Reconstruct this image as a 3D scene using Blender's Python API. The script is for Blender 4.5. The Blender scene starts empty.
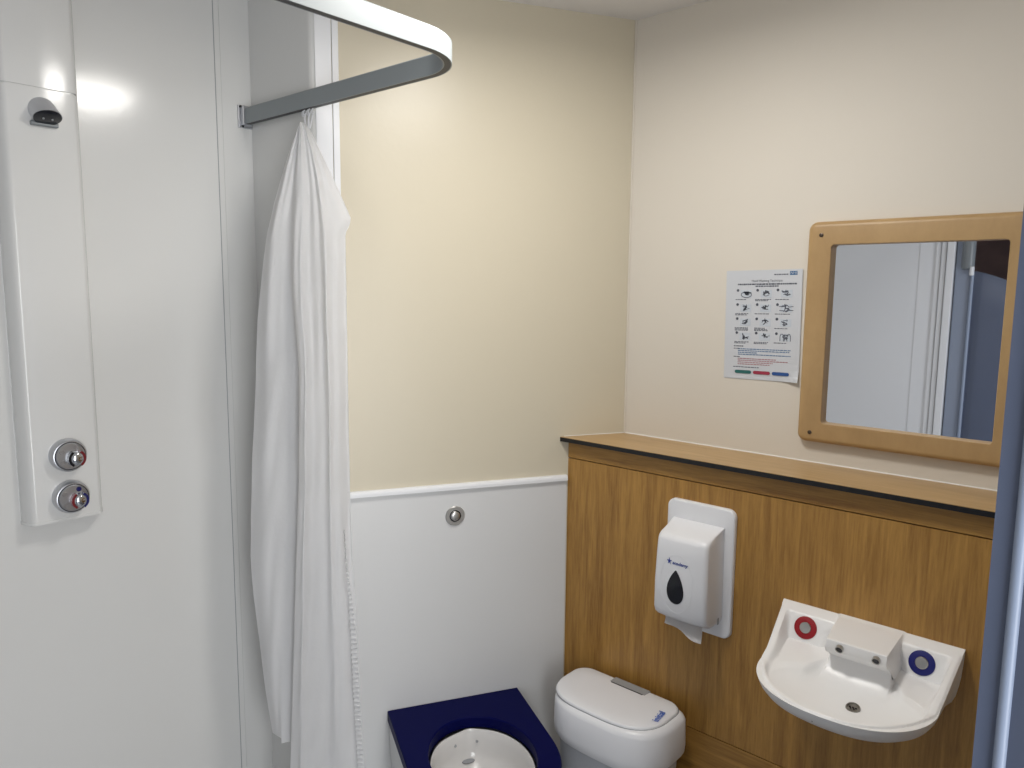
import bpy, bmesh, math, random
from mathutils import Vector, Matrix
random.seed(7)
C = bpy.context.scene.collection
sc = bpy.context.scene
PI = math.pi
H = 1.69                     # eye height

# ------------------------------------------------------------------ camera
F = Vector((0.65823, -0.74239, -0.12475)).normalized()
R0 = Vector((F.y, -F.x, 0)).normalized()
U0 = R0.cross(F)
roll = math.radians(0.5454)
R = R0 * math.cos(roll) + U0 * math.sin(roll)
U = R.cross(F)
cam = bpy.data.cameras.new('camera')
cam.sensor_width = 36
cam.lens = 745.94 * 36 / 1024
cam.clip_start = 0.02
co = bpy.data.objects.new('camera', cam)
C.objects.link(co)
co.matrix_world = Matrix(((R.x, U.x, -F.x, 0), (R.y, U.y, -F.y, 0), (R.z, U.z, -F.z, H), (0, 0, 0, 1)))
sc.camera = co
# ------------------------------------------------------------------ view, world, light
sc.view_settings.view_transform = 'Standard'
sc.view_settings.look = 'None'
sc.view_settings.gamma = 1
sc.view_settings.use_curve_mapping = False
sc.view_settings.exposure = 0.33
w = bpy.data.worlds.new('world'); sc.world = w; w.use_nodes = True
w.node_tree.nodes['Background'].inputs[0].default_value = (.75, .85, 1, 1)
w.node_tree.nodes['Background'].inputs[1].default_value = 0.3

def area(name, loc, size, power, color, direction, shape='DISK', size_y=None):
    l = bpy.data.lights.new(name, 'AREA'); l.shape = shape; l.size = size
    if size_y: l.size_y = size_y
    l.energy = power; l.color = color
    o = bpy.data.objects.new(name, l); C.objects.link(o)
    o.location = loc
    o.rotation_euler = Vector(direction).to_track_quat('-Z', 'Y').to_euler()
    return o
LAMP = (0.88, -1.135)
area('ceiling_lamp_light', (LAMP[0], LAMP[1], 2.405), .26, 7.0, (1, .97, .92), (0, 0, -1))
# daylight arriving through the open doorway behind the photographer
area('doorway_daylight', (-.98, .1, 1.25), .8, 25.0, (.96, .975, .99), (1, -.35, 0), 'RECTANGLE', 1.7)

# ------------------------------------------------------------------ node materials
def mat(name, col, rough=.5, metal=0, spec=.5, coat=0, bump=None, noise=None, trans=0):
    m = bpy.data.materials.new(name); m.use_nodes = True
    nt = m.node_tree; b = nt.nodes['Principled BSDF']
    b.inputs['Base Color'].default_value = (*col, 1)
    b.inputs['Roughness'].default_value = rough
    b.inputs['Metallic'].default_value = metal
    b.inputs['Specular IOR Level'].default_value = spec
    b.inputs['Coat Weight'].default_value = coat
    tc = nt.nodes.new('ShaderNodeTexCoord')
    if noise:
        sc_, amt = noise
        n = nt.nodes.new('ShaderNodeTexNoise'); n.inputs['Scale'].default_value = sc_; n.inputs['Detail'].default_value = 4
        r = nt.nodes.new('ShaderNodeMix'); r.data_type = 'RGBA'
        r.inputs[6].default_value = (*[c * (1 - amt) for c in col], 1)
        r.inputs[7].default_value = (*[min(1, c * (1 + amt)) for c in col], 1)
        nt.links.new(tc.outputs['Object'], n.inputs['Vector'])
        nt.links.new(n.outputs['Fac'], r.inputs[0]); nt.links.new(r.outputs[2], b.inputs['Base Color'])
    if bump:
        sc_, st, dist = bump
        n = nt.nodes.new('ShaderNodeTexNoise'); n.inputs['Scale'].default_value = sc_; n.inputs['Detail'].default_value = 3
        bp = nt.nodes.new('ShaderNodeBump'); bp.inputs['Strength'].default_value = st; bp.inputs['Distance'].default_value = dist
        nt.links.new(tc.outputs['Object'], n.inputs['Vector'])
        nt.links.new(n.outputs['Fac'], bp.inputs['Height']); nt.links.new(bp.outputs['Normal'], b.inputs['Normal'])
    if trans: b.inputs['Transmission Weight'].default_value = trans
    return m

def oak(name, light, dark, grain_scale, rough=.38, fine=1.0):
    """straight oak grain; grain_scale is the stretch per axis in metres^-1, fine pores on top of broad cathedral bands"""
    m = bpy.data.materials.new(name); m.use_nodes = True
    nt = m.node_tree; b = nt.nodes['Principled BSDF']; L = nt.links.new
    tc = nt.nodes.new('ShaderNodeTexCoord')
    mp = nt.nodes.new('ShaderNodeMapping'); mp.inputs['Scale'].default_value = grain_scale
    n1 = nt.nodes.new('ShaderNodeTexNoise'); n1.inputs['Scale'].default_value = 1.0; n1.inputs['Detail'].default_value = 8; n1.inputs['Roughness'].default_value = .62; n1.inputs['Distortion'].default_value = .6
    mp2 = nt.nodes.new('ShaderNodeMapping'); mp2.inputs['Scale'].default_value = [g * 5 * fine for g in grain_scale]
    n2 = nt.nodes.new('ShaderNodeTexNoise'); n2.inputs['Scale'].default_value = 1.0; n2.inputs['Detail'].default_value = 6; n2.inputs['Roughness'].default_value = .7
    mx = nt.nodes.new('ShaderNodeMath'); mx.operation = 'MULTIPLY_ADD'; mx.inputs[1].default_value = .42
    sc2 = nt.nodes.new('ShaderNodeMath'); sc2.operation = 'MULTIPLY'; sc2.inputs[1].default_value = .58
    rp = nt.nodes.new('ShaderNodeValToRGB')
    rp.color_ramp.elements[0].position = .36; rp.color_ramp.elements[0].color = (*dark, 1)
    rp.color_ramp.elements[1].position = .61; rp.color_ramp.elements[1].color = (*light, 1)
    L(tc.outputs['Object'], mp.inputs['Vector']); L(tc.outputs['Object'], mp2.inputs['Vector'])
    L(mp.outputs[0], n1.inputs['Vector']); L(mp2.outputs[0], n2.inputs['Vector'])
    L(n1.outputs['Fac'], sc2.inputs[0]); L(n2.outputs['Fac'], mx.inputs[0]); L(sc2.outputs[0], mx.inputs[2])
    L(mx.outputs[0], rp.inputs[0]); L(rp.outputs[0], b.inputs['Base Color'])
    bp = nt.nodes.new('ShaderNodeBump'); bp.inputs['Strength'].default_value = .15; bp.inputs['Distance'].default_value = .001
    L(n2.outputs['Fac'], bp.inputs['Height']); L(bp.outputs[0], b.inputs['Normal'])
    b.inputs['Roughness'].default_value = rough
    return m

M = {}
M['shower_wall'] = mat('white_shower_lining', (.70, .70, .685), .15, spec=.5, bump=(60, .06, .002))
M['white_panel'] = mat('white_laminate', (.66, .665, .665), .38)
M['white_strip'] = mat('white_trim', (.80, .81, .83), .35)
M['yellow'] = mat('yellow_paint', (.605, .55, .43), .36, spec=.45, bump=(45, .10, .003))
M['peach'] = mat('cream_paint', (.70, .65, .57), .6, bump=(60, .08, .002))
M['ceiling'] = mat('ceiling_paint', (.80, .78, .76), .8)
M['floor'] = mat('grey_vinyl', (.34, .35, .37), .5, noise=(120, .25))
M['oak_v'] = oak('oak_vertical', (.48, .262, .064), (.248, .117, .025), (36, 36, 2.2))
M['oak_h'] = oak('oak_horizontal', (.48, .262, .064), (.248, .117, .025), (2.2, 36, 36))
M['oak_top'] = oak('oak_shelf', (.50, .335, .160), (.36, .225, .095), (2.2, 26, 26), .34)
M['oak_frame'] = oak('oak_light_frame', (.48, .315, .145), (.38, .24, .104), (5, 20, 2.2), .42, .6)
M['black_edge'] = mat('black_laminate_edge', (.006, .006, .007), .35)
M['gap'] = mat('dark_gap', (.03, .018, .01), .8)
M['sealant'] = mat('white_sealant', (.80, .78, .74), .35)
M['glass'] = mat('mirror_glass', (.90, .92, .95), .015, metal=1)
M['screw'] = mat('dark_screw', (.12, .09, .07), .35, metal=.9)
M['steel'] = mat('brushed_steel', (.55, .54, .52), .32, metal=1)
M['waste'] = mat('waste_steel', (.30, .29, .27), .35, metal=1)
M['chrome'] = mat('chrome', (.62, .63, .66), .12, metal=1)
M['satin'] = mat('satin_chrome', (.52, .53, .56), .30, metal=1)
M['abs'] = mat('white_plastic', (.82, .83, .86), .28, spec=.5)
M['ceramic'] = mat('white_ceramic', (.90, .90, .90), .32, spec=.45, coat=0)
M['bowl'] = mat('pan_white', (.74, .73, .72), .15, spec=.55, coat=.3)
M['navy'] = mat('navy_blue_seat', (.001, .002, .052), .45, spec=.06)
M['grey_slot'] = mat('grey_plastic', (.33, .34, .35), .4)
M['lid_groove'] = mat('groove', (.30, .31, .33), .6)
M['bin_body'] = mat('bin_grey_plastic', (.52, .54, .58), .4)
M['black'] = mat('black_gloss', (.006, .007, .012), .12)
M['dark'] = mat('dark_rubber', (.02, .02, .022), .5)
M['rail'] = mat('rail_aluminium', (.235, .26, .27), .42, spec=.5)
M['curtain'] = mat('white_curtain', (.93, .93, .935), .55, bump=(90, .15, .003))
M['tissue'] = mat('tissue_paper', (.82, .82, .83), .85)
M['paper'] = mat('poster_paper', (.60, .62, .655), .45)
M['ink'] = mat('ink_dark', (.10, .11, .14), .7)
M['ink_blue'] = mat('ink_blue', (.10, .20, .36), .7)
M['ink_red'] = mat('ink_red', (.42, .20, .22), .7)
M['pale_blue'] = mat('ink_pale_blue', (.54, .59, .65), .7)
M['pill_green'] = mat('ink_green', (.02, .13, .12), .6)
M['pill_red'] = mat('ink_crimson', (.33, .03, .06), .6)
M['pill_blue'] = mat('ink_royal', (.02, .08, .27), .6)
M['nhs'] = mat('ink_logo_blue', (.01, .12, .30), .6)
M['logo'] = mat('logo_blue', (.02, .05, .30), .5)
M['logo_bright'] = mat('logo_bright_blue', (.02, .12, .55), .5)
M['red_ring'] = mat('red_ring', (.30, .003, .010), .6)
M['blue_ring'] = mat('blue_ring', (.004, .008, .15), .6)
M['knob_red'] = mat('knob_red', (.16, .01, .015), .3)
M['knob_blue'] = mat('knob_blue', (.01, .012, .10), .3)
M['softdoor'] = mat('soft_door_vinyl', (.10, .122, .185), .40, bump=(8, .25, .01))
M['softjamb'] = mat('soft_door_jamb', (.26, .30, .385), .45)
M['piping'] = mat('soft_door_piping', (.28, .335, .45), .35)
M['bracket'] = mat('bracket_grey', (.20, .22, .235), .3)
M['brown'] = mat('bedroom_brown', (.20, .115, .09), .6, noise=(9, .35))
mt = bpy.data.materials.new('lamp_diffuser'); mt.use_nodes = True
e = mt.node_tree.nodes['Principled BSDF']; e.inputs['Emission Color'].default_value = (1, .965, .92, 1); e.inputs['Emission Strength'].default_value = 8
e.inputs['Base Color'].default_value = (.9, .9, .9, 1)
M['diffuser'] = mt

# ------------------------------------------------------------------ helpers
def prop(o, label=None, cat=None, group=None, kind=None):
    if label: o['label'] = label
    if cat: o['category'] = cat
    if group: o['group'] = group
    if kind: o['kind'] = kind
    return o
def thing(name, label, cat, loc=(0, 0, 0), rz=0, group=None):
    o = bpy.data.objects.new(name, None); C.objects.link(o)
    o.location = loc; o.rotation_euler = (0, 0, rz); o.empty_display_size = .05
    return prop(o, label, cat, group)
def obj(name, bm, m, parent=None, smooth=None, origin=None):
    me = bpy.data.meshes.new(name)
    bmesh.ops.recalc_face_normals(bm, faces=bm.faces)
    bm.to_mesh(me); bm.free()
    for mm in (m if isinstance(m, (list, tuple)) else [m]): me.materials.append(mm)
    if smooth is not None:
        me.shade_smooth()
        if smooth < 180: me.set_sharp_from_angle(angle=math.radians(smooth))
    o = bpy.data.objects.new(name, me); C.objects.link(o)
    if parent: o.parent = parent
    return o
def struct(name, bm, m, **k):
    return prop(obj(name, bm, m, **k), kind='structure')
def add_box(bm, x0, x1, y0, y1, z0, z1, bev=0, seg=2):
    b2 = bmesh.new()
    bmesh.ops.create_cube(b2, size=1)
    for v in b2.verts:
        v.co = Vector((x0 + (v.co.x + .5) * (x1 - x0), y0 + (v.co.y + .5) * (y1 - y0), z0 + (v.co.z + .5) * (z1 - z0)))
    if bev: bmesh.ops.bevel(b2, geom=b2.edges[:], offset=bev, segments=seg, profile=.5, affect='EDGES')
    join(bm, b2); return bm
def join(bm, b2, mtx=None, mi=None):
    vm = {}
    for v in b2.verts: vm[v] = bm.verts.new(mtx @ v.co if mtx else v.co)
    for f in b2.faces:
        try: nf = bm.faces.new([vm[v] for v in f.verts])
        except ValueError: continue
        nf.material_index = f.material_index if mi is None else mi
    b2.free()
def box(*a, **k): return add_box(bmesh.new(), *a, **k)
def add_loft(bm, rings, cap0=True, cap1=True, closed=True, mi=0):
    R_ = [[bm.verts.new(Vector(p)) for p in r] for r in rings]
    n = len(R_[0])
    for a, b in zip(R_, R_[1:]):
        for i in range(n if closed else n - 1):
            j = (i + 1) % n
            f = bm.faces.new((a[i], a[j], b[j], b[i])); f.material_index = mi
    if cap0: bm.faces.new(R_[0][::-1]).material_index = mi
    if cap1: bm.faces.new(R_[-1]).material_index = mi
    return R_
def circle(c, ax, r, n=32, r2=None, u=None):
    ax = Vector(ax).normalized(); c = Vector(c)
    u = Vector(u) if u else (Vector((0, 0, 1)) if abs(ax.z) < .9 else Vector((1, 0, 0)))
    a = ax.cross(u).normalized(); b = a.cross(ax).normalized()
    return [c + a * (r * math.cos(2 * PI * i / n)) + b * ((r2 or r) * math.sin(2 * PI * i / n)) for i in range(n)]
def add_lathe(bm, c, ax, prof, n=36, mi=0):
    """prof = list of (distance along the axis, radius)"""
    ax = Vector(ax).normalized(); c = Vector(c)
    add_loft(bm, [circle(c + ax * d, ax, max(r, 1e-5), n) for d, r in prof], mi=mi)
    return bm
def lathe(*a, **k): return add_lathe(bmesh.new(), *a, **k)
def add_tube(bm, pts, r, n=10, cap=True):
    pts = [Vector(p) for p in pts]; rings = []
    ref = None
    for i, p in enumerate(pts):
        d = (pts[min(i + 1, len(pts) - 1)] - pts[max(i - 1, 0)]).normalized()
        if ref is None: ref = d.orthogonal().normalized()
        ref = (ref - d * ref.dot(d)).normalized(); b = d.cross(ref)
        rr = r[i] if isinstance(r, (list, tuple)) else r
        rings.append([p + ref * rr * math.cos(2 * PI * k / n) + b * rr * math.sin(2 * PI * k / n) for k in range(n)])
    add_loft(bm, rings, cap, cap); return bm
def rrect(x0, x1, z0, z1, r, n=8):
    P = []
    for cx, cz, a0 in ((x1 - r, z1 - r, 0), (x0 + r, z1 - r, 90), (x0 + r, z0 + r, 180), (x1 - r, z0 + r, 270)):
        for k in range(n + 1):
            a = math.radians(a0 + 90 * k / n); P.append((cx + r * math.cos(a), cz + r * math.sin(a)))
    return P
def inset(P, d):
    n = len(P); out = []
    for i in range(n):
        a, b, c = Vector(P[i - 1]), Vector(P[i]), Vector(P[(i + 1) % n])
        e1 = (b - a); e2 = (c - b)
        if e1.length < 1e-9: e1 = e2
        if e2.length < 1e-9: e2 = e1
        nrm = (Vector((-e1.y, e1.x)).normalized() + Vector((-e2.y, e2.x)).normalized()).normalized()
        out.append((b.x + nrm.x * d, b.y + nrm.y * d))
    return out
def text_bm(s, size, italic=0, bold=0):
    cu = bpy.data.curves.new('t', 'FONT'); cu.body = s; cu.size = size; cu.shear = italic; cu.offset = bold
    cu.align_x = 'CENTER'; cu.align_y = 'CENTER'
    o = bpy.data.objects.new('t', cu); C.objects.link(o)
    dg = bpy.context.evaluated_depsgraph_get()
    me = bpy.data.meshes.new_from_object(o.evaluated_get(dg))
    bm = bmesh.new(); bm.from_mesh(me)
    bpy.data.objects.remove(o); bpy.data.meshes.remove(me); bpy.data.curves.remove(cu)
    return bm
def sstep(a, b, x):
    t = max(0, min(1, (x - a) / (b - a))) if a != b else float(x > a)
    return t * t * (3 - 2 * t)

# ------------------------------------------------------------------ the room
CZ = 2.483
CR = Vector((1.2707, -1.97, 0))                       # corner of right wall and angled back wall
TH = math.radians(61.377)                             # direction of the angled back wall
dB = Vector((math.cos(TH), math.sin(TH), 0)); nB = Vector((-math.sin(TH), math.cos(TH), 0))
XL = 2.02; YN = -1.149
TN = .935                                             # end of angled wall
CN = CR + dB * TN
XF, YR = -1.0, 1.1                                    # front (behind camera side) and rear wall
def poly_slab(pts, z0, z1):
    bm = bmesh.new()
    add_loft(bm, [[(x, y, z0) for x, y in pts], [(x, y, z1) for x, y in pts]]); return bm
foot = [(XF - .1, -2.07), (CR.x + .05, -2.07), (XL + .12, YN - .12), (XL + .12, YR + 1.4), (XF - .1, YR + 1.4)]
struct('floor', poly_slab(foot, -.06, 0), M['floor'])
struct('ceiling', poly_slab(foot, CZ, CZ + .06), M['ceiling'])
struct('wall_right', box(XF - .1, CR.x + .03, -2.07, -1.97, 0, CZ), M['peach'])
# angled back wall, its end turning into the narrow return of the shower recess with a rounded arris
bm = bmesh.new()
a = CR + dB * 0; 
pts = [a - dB * .0, ]
def arris(t_end, rad=.012):
    # path: along the angled wall, round the convex edge, along the return to the left wall
    P = [CR.copy(), CR + dB * (TN - .02)]
    n1 = nB; n2 = Vector((0, 1, 0)); 
    for k in range(7):
        f = k / 6
        p = (CN - dB * .016) * (1 - f) ** 2 + CN * 2 * f * (1 - f) + (CN + Vector((.016, 0, 0))) * f ** 2
        P.append(p)
    P.append(Vector((XL, YN, 0)))
    return P
path = arris(0)
back = [Vector((XL, YN - .1, 0)), CR + Vector((.08, -.06, 0)), CR + Vector((0, -.06, 0))]
bm = bmesh.new()
ring = path + back
add_loft(bm, [[(p.x, p.y, 0) for p in ring], [(p.x, p.y, CZ) for p in ring]])
for f in bm.faces:
    c = f.calc_center_median(); t = (Vector((c.x, c.y, 0)) - CR).dot(dB)
    f.material_index = 0 if t < .92 else 1
struct('wall_back', bm, [M['yellow'], M['shower_wall']])
struct('wall_left', box(XL, XL + .1, YN - .1, YR + .1, 0, CZ), M['shower_wall'])
struct('wall_rear', add_box(add_box(add_box(bmesh.new(), 1.0, XL, YR, YR + .1, 0, CZ), XF, .1, YR, YR + .1, 0, CZ), .1, 1.0, YR, YR + .1, 2.12, CZ), M['white_strip'])
# wall behind the photographer, with the doorway the daylight comes in by
bm = bmesh.new()
add_box(bm, XF - .1, XF, -1.97, -.42, 0, CZ); add_box(bm, XF - .1, XF, .62, YR + .1, 0, CZ); add_box(bm, XF - .1, XF, -.42, .62, 2.12, CZ)
struct('wall_front', bm, M['peach'])
# bedroom seen in the mirror through the rear doorway
struct('wall_bedroom', box(-.3, XL, YR + 1.2, YR + 1.25, 0, CZ), M['brown'])

def on_back(t0, t1, s0, s1, z0, z1, bev=0, bm=None):
    """box in the frame of the angled wall"""
    b2 = box(t0, t1, s0, s1, z0, z1, bev=bev)
    mtx = Matrix.Translation(CR) @ Matrix.Rotation(TH, 4, 'Z')
    out = bm or bmesh.new(); join(out, b2, mtx); return out
# white corner strip and slim edge trim at the yellow wall's left end
struct('trim_1', on_back(.884, .925, .0005, .003, 0.0, CZ), M['white_strip'])
struct('trim_2', on_back(.866, .8825, .0005, .006, 0.0, CZ, .0015), M['white_strip'])
# sealant / corner beads
struct('trim_3', add_tube(bmesh.new(), [CR + Vector((-.0015, .0025, 1.25)), CR + Vector((-.0015, .0025, CZ))], .0028), M['peach'])
# left wall: seam of the lining panels, small cover bead
struct('trim_4', add_box(add_box(bmesh.new(), XL - .0022, XL + .001, -1.060, -1.046, 0, CZ), XL - .0012, XL + .001, -1.149, -1.062, 0, CZ), M['shower_wall'])
struct('trim_5', box(XL - .0008, XL, -1.0465, -1.0445, 0, CZ), M['lid_groove'])
# rear wall trims (seen in the mirror)
bm = bmesh.new()
add_box(bm, 1.075, 1.10, YR - .012, YR, 0, 2.2, .003); add_box(bm, 1.045, 1.07, YR - .02, YR, 0, 2.2, .003); add_box(bm, 1.0, 1.04, YR - .03, YR + .1, 0, 2.2, .004)
add_box(bm, .1, 1.10, YR - .02, YR + .1, 2.12, 2.2, .003); add_box(bm, .04, .1, YR - .02, YR + .1, 0, 2.2, .003)
struct('trim_6', bm, M['white_strip'])
struct('trim_7', box(1.10, 1.19, YR - .003, YR, 0, CZ, .002), M['white_strip'])

# ------------------------------------------------------------------ white service panel behind the toilet
t = thing('service_panel', 'white laminate service panel with capping strip behind the blue toilet seat', 'wall panel', CR + dB * .52, TH)
def lb(t0, t1, s0, s1, z0, z1, bev=0): return box(t0 - .52, t1 - .52, s0, s1, z0, z1, bev=bev)
obj('panel', lb(.1985, .8655, .0005, .006, 0, 1.112), M['white_panel'], t)
bm = bmesh.new()
prof = [(0, 1.112), (.0145, 1.112), (.0145, 1.120), (.0125, 1.1255), (.008, 1.128), (0, 1.128)]
add_loft(bm, [[(x, s, z) for s, z in prof] for x in (.1985 - .52, .8655 - .52)])
obj('capping_strip', bm, M['white_strip'], t)

# ------------------------------------------------------------------ push button (flush)
P = CR + dB * .5547 + nB * .0062; P.z = 1.032
t = thing('flush_button', 'round steel flush push button on the white panel above the toilet', 'button', P, TH)
obj('rim', lathe((0, 0, 0), (0, 1, 0), [(0, .0290), (.003, .0290), (.0045, .0275), (.0045, .0175), (.0010, .0165), (0, .016)], 40), M['steel'], t, 40)
obj('gasket', lathe((0, 0.0003, 0), (0, 1, 0), [(0, .0172), (.0018, .0172)], 40), M['black'], t, 40)
obj('button_cap', lathe((0, .001, 0), (0, 1, 0), [(0, .0142), (.0045, .0142), (.0062, .0125), (.0068, .006), (.007, 0)], 36), M['steel'], t, 40)

# ------------------------------------------------------------------ oak boxing along the right wall
t = thing('duct_panelling', 'oak laminate panelling under the shelf behind the wash basin', 'wall panel', (.4, -1.80, 0))
X0, X1 = XF + .005 - .4, 1.3615 - .4
obj('fascia', box(X0, X1, -.018, 0, 1.1825, 1.2335), M['oak_h'], t)
obj('access_panel', box(X0, X1, -.018, 0, .4805, 1.1795), M['oak_v'], t)
obj('lower_panel', box(X0, X1, -.018, 0, .002, .4775), M['oak_h'], t)
obj('backing', box(X0, X1 - .02, -.03, -.0181, .002, 1.2335), M['gap'], t)
# pale sealant line where the oak meets the white panel
# shelf: its left end follows the angled wall
t = thing('shelf', 'long oak shelf with a black front edge above the oak panelling', 'shelf', (.4, -1.88, 0))
def shelf_poly(y0, y1, e=.0015):
    def xa(y): return CR.x + (y + 1.97) / math.tan(TH) - e
    return [(XF + .005 - .4, y0 + 1.88), (xa(y0) - .4, y0 + 1.88), (xa(y1) - .4, y1 + 1.88), (XF + .005 - .4, y1 + 1.88)]
bm = bmesh.new(); q = shelf_poly(-1.9685, -1.7755); add_loft(bm, [[(x, y, 1.246) for x, y in q], [(x, y, 1.2475) for x, y in q]])
obj('laminate_top', bm, M['oak_top'], t)
bm = bmesh.new(); q = shelf_poly(-1.9685, -1.7752); add_loft(bm, [[(x, y, 1.2336) for x, y in q], [(x, y, 1.246) for x, y in q]])
obj('black_edge', bm, M['black_edge'], t)
bm = bmesh.new()
add_tube(bm, [(XF + .01 - .4, -.0885, 1.2478), (CR.x - .004 - .4, -.0885, 1.2478)], .0022, 8)
e0 = CR + nB * .002; e1 = CR + dB * .208 + nB * .002
add_tube(bm, [(e0.x - .4, e0.y + 1.88, 1.2485), (e1.x - .4, e1.y + 1.88, 1.2485)], .0016, 8)
obj('sealant_bead', bm, M['sealant'], t, 60)

# ------------------------------------------------------------------ mirror
MX, MZ = .475, 1.586
t = thing('mirror', 'rectangular mirror in a rounded light oak frame on the cream wall', 'mirror', (MX + .0015, -1.969, MZ + .001))
xo0, xo1, zo0, zo1 = .231 - MX, .7205 - MX, 1.304 - MZ, 1.868 - MZ
xi0, xi1, zi0, zi1 = .283 - MX, .6605 - MX, 1.3555 - MZ, 1.8095 - MZ
N = 8
out = rrect(xo0, xo1, zo0, zo1, .022, N); inn = rrect(xi0, xi1, zi0, zi1, .008, N)
D = .025; rings = []
rings.append([(x, 0, z) for x, z in out])
for k in range(7):
    a = PI / 2 * k / 6; d = .014 * (1 - math.cos(a)); rings.append([(x, D - .014 + .014 * math.sin(a), z) for x, z in inset(out, d)])
rings.append([(x, D, z) for x, z in inset(inn, -.001)])
rings.append([(x, D - .001, z) for x, z in inn])
rings.append([(x, .004, z) for x, z in inn])
rings.append([(x, 0, z) for x, z in inn])
bm = bmesh.new(); add_loft(bm, rings, False, False)
obj('frame', bm, M['oak_frame'], t, 35)
bm = bmesh.new(); g = inset(inn, -.004); add_loft(bm, [[(x, .003, z) for x, z in g], [(x, .0045, z) for x, z in g]])
obj('glass', bm, M['glass'], t)
for (sx, sz) in ((.686, 1.834), (.686, 1.330), (.2595, 1.834), (.2595, 1.330)):
    s = obj('screw', lathe((sx - MX, D - .001, sz - MZ), (0, 1, 0), [(0, .0052), (.0022, .0052), (.003, .0042), (.003, .0022), (.0015, .0018), (.0015, 0)], 18), M['screw'], t, 40)

# ------------------------------------------------------------------ poster
PX, PZ = .8405, 1.6015
W, Hh = .212, .298
t = thing('poster', 'white hand washing instructions sheet stuck up left of the mirror', 'poster', (PX, -1.9695, PZ))
t.rotation_euler = (0, math.radians(1.0), 0)
bm = bmesh.new(); nx, nz = 14, 20; G = []
def curl(x, z):   # x>0 is the picture's left
    u = max(0, (-x - .045) / .06); v = max(0, (-z - .10) / .049)
    return .0012 + .010 * u * u * v * v + .002 * max(0, (-x - .02) / .09) ** 2
for iy in range(nz + 1):
    z = -Hh / 2 + Hh * iy / nz; G.append([])
    for ix in range(nx + 1):
        x = -W / 2 + W * ix / nx; G[-1].append(bm.verts.new((x, curl(x, z), z)))
for iy in range(nz):
    for ix in range(nx): bm.faces.new((G[iy][ix], G[iy][ix + 1], G[iy + 1][ix + 1], G[iy + 1][ix]))
fr = list(bm.faces); rim_ = [e for e in bm.edges if len(e.link_faces) == 1]
vb = {v: bm.verts.new(v.co - Vector((0, .0005, 0))) for v in list(bm.verts)}
for f in fr: bm.faces.new([vb[v] for v in reversed(f.verts)])
for e in rim_: bm.faces.new((e.verts[0], e.verts[1], vb[e.verts[1]], vb[e.verts[0]]))
obj('sheet', bm, M['paper'], t)
def px(u, v): return (W / 2 - u * W, Hh / 2 - v * Hh)      # u,v from the sheet's top left as we look at it
def strip(bm, u0, v0, u1, v1, off=.0006):
    (xa, za), (xb, zb) = px(u0, v0), px(u1, v1)
    n = max(1, int(abs(u1 - u0) / .08))
    for k in range(n):
        x1_ = xa + (xb - xa) * k / n; x2_ = xa + (xb - xa) * (k + 1) / n
        vs = [bm.verts.new((x, curl(x, z) + off, z)) for x, z in ((x1_, za), (x2_, za), (x2_, zb), (x1_, zb))]
        bm.faces.new(vs)
def line_of_words(bm, u0, u1, v, h):
    u = u0
    while u < u1 - .01:
        w_ = random.uniform(.014, .045); strip(bm, u, v, min(u + w_, u1), v + h); u += w_ + .006
def stroke(bm, pts, wd=.0009):
    P = [Vector((*px(u, v),)) for u, v in pts]
    for a, b in zip(P, P[1:]):
        d = (b - a); n = Vector((-d.y, d.x)).normalized() * wd
        bm.faces.new([bm.verts.new((q.x, curl(q.x, q.y) + .0008, q.y)) for q in (a + n, b + n, b - n, a - n)])
def put_text(bm, s, u, v, size, **k):
    b2 = text_bm(s, size, **k); x, z = px(u, v)
    mtx = Matrix.Translation((x, curl(x, z) + .0009, z)) @ Matrix(((-1, 0, 0, 0), (0, 0, 1, 0), (0, 1, 0, 0), (0, 0, 0, 1)))
    join(bm, b2, mtx)
ink = bmesh.new(); blue = bmesh.new(); red = bmesh.new()
put_text(ink, 'Hand Washing Technique', .55, .098, .0082)
obj('title', ink, M['ink'], t); ink = bmesh.new()
line_of_words(ink, .64, .83, .038, .010); obj('trust_name', ink, M['ink'], t); ink = bmesh.new()
line_of_words(ink, .16, .93, .120, .013); line_of_words(ink, .40, .70, .140, .011); obj('introduction', ink, M['ink'], t)
b2 = bmesh.new()
strip(b2, .84, .016, .935, .050)
obj('logo_box', b2, M['nhs'], t)
b2 = bmesh.new(); put_text(b2, 'NHS', .8875, .033, .0095, italic=.2); 
for v in b2.verts: v.co.y += .0004
obj('logo_letters', b2, M['paper'], t)
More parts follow.
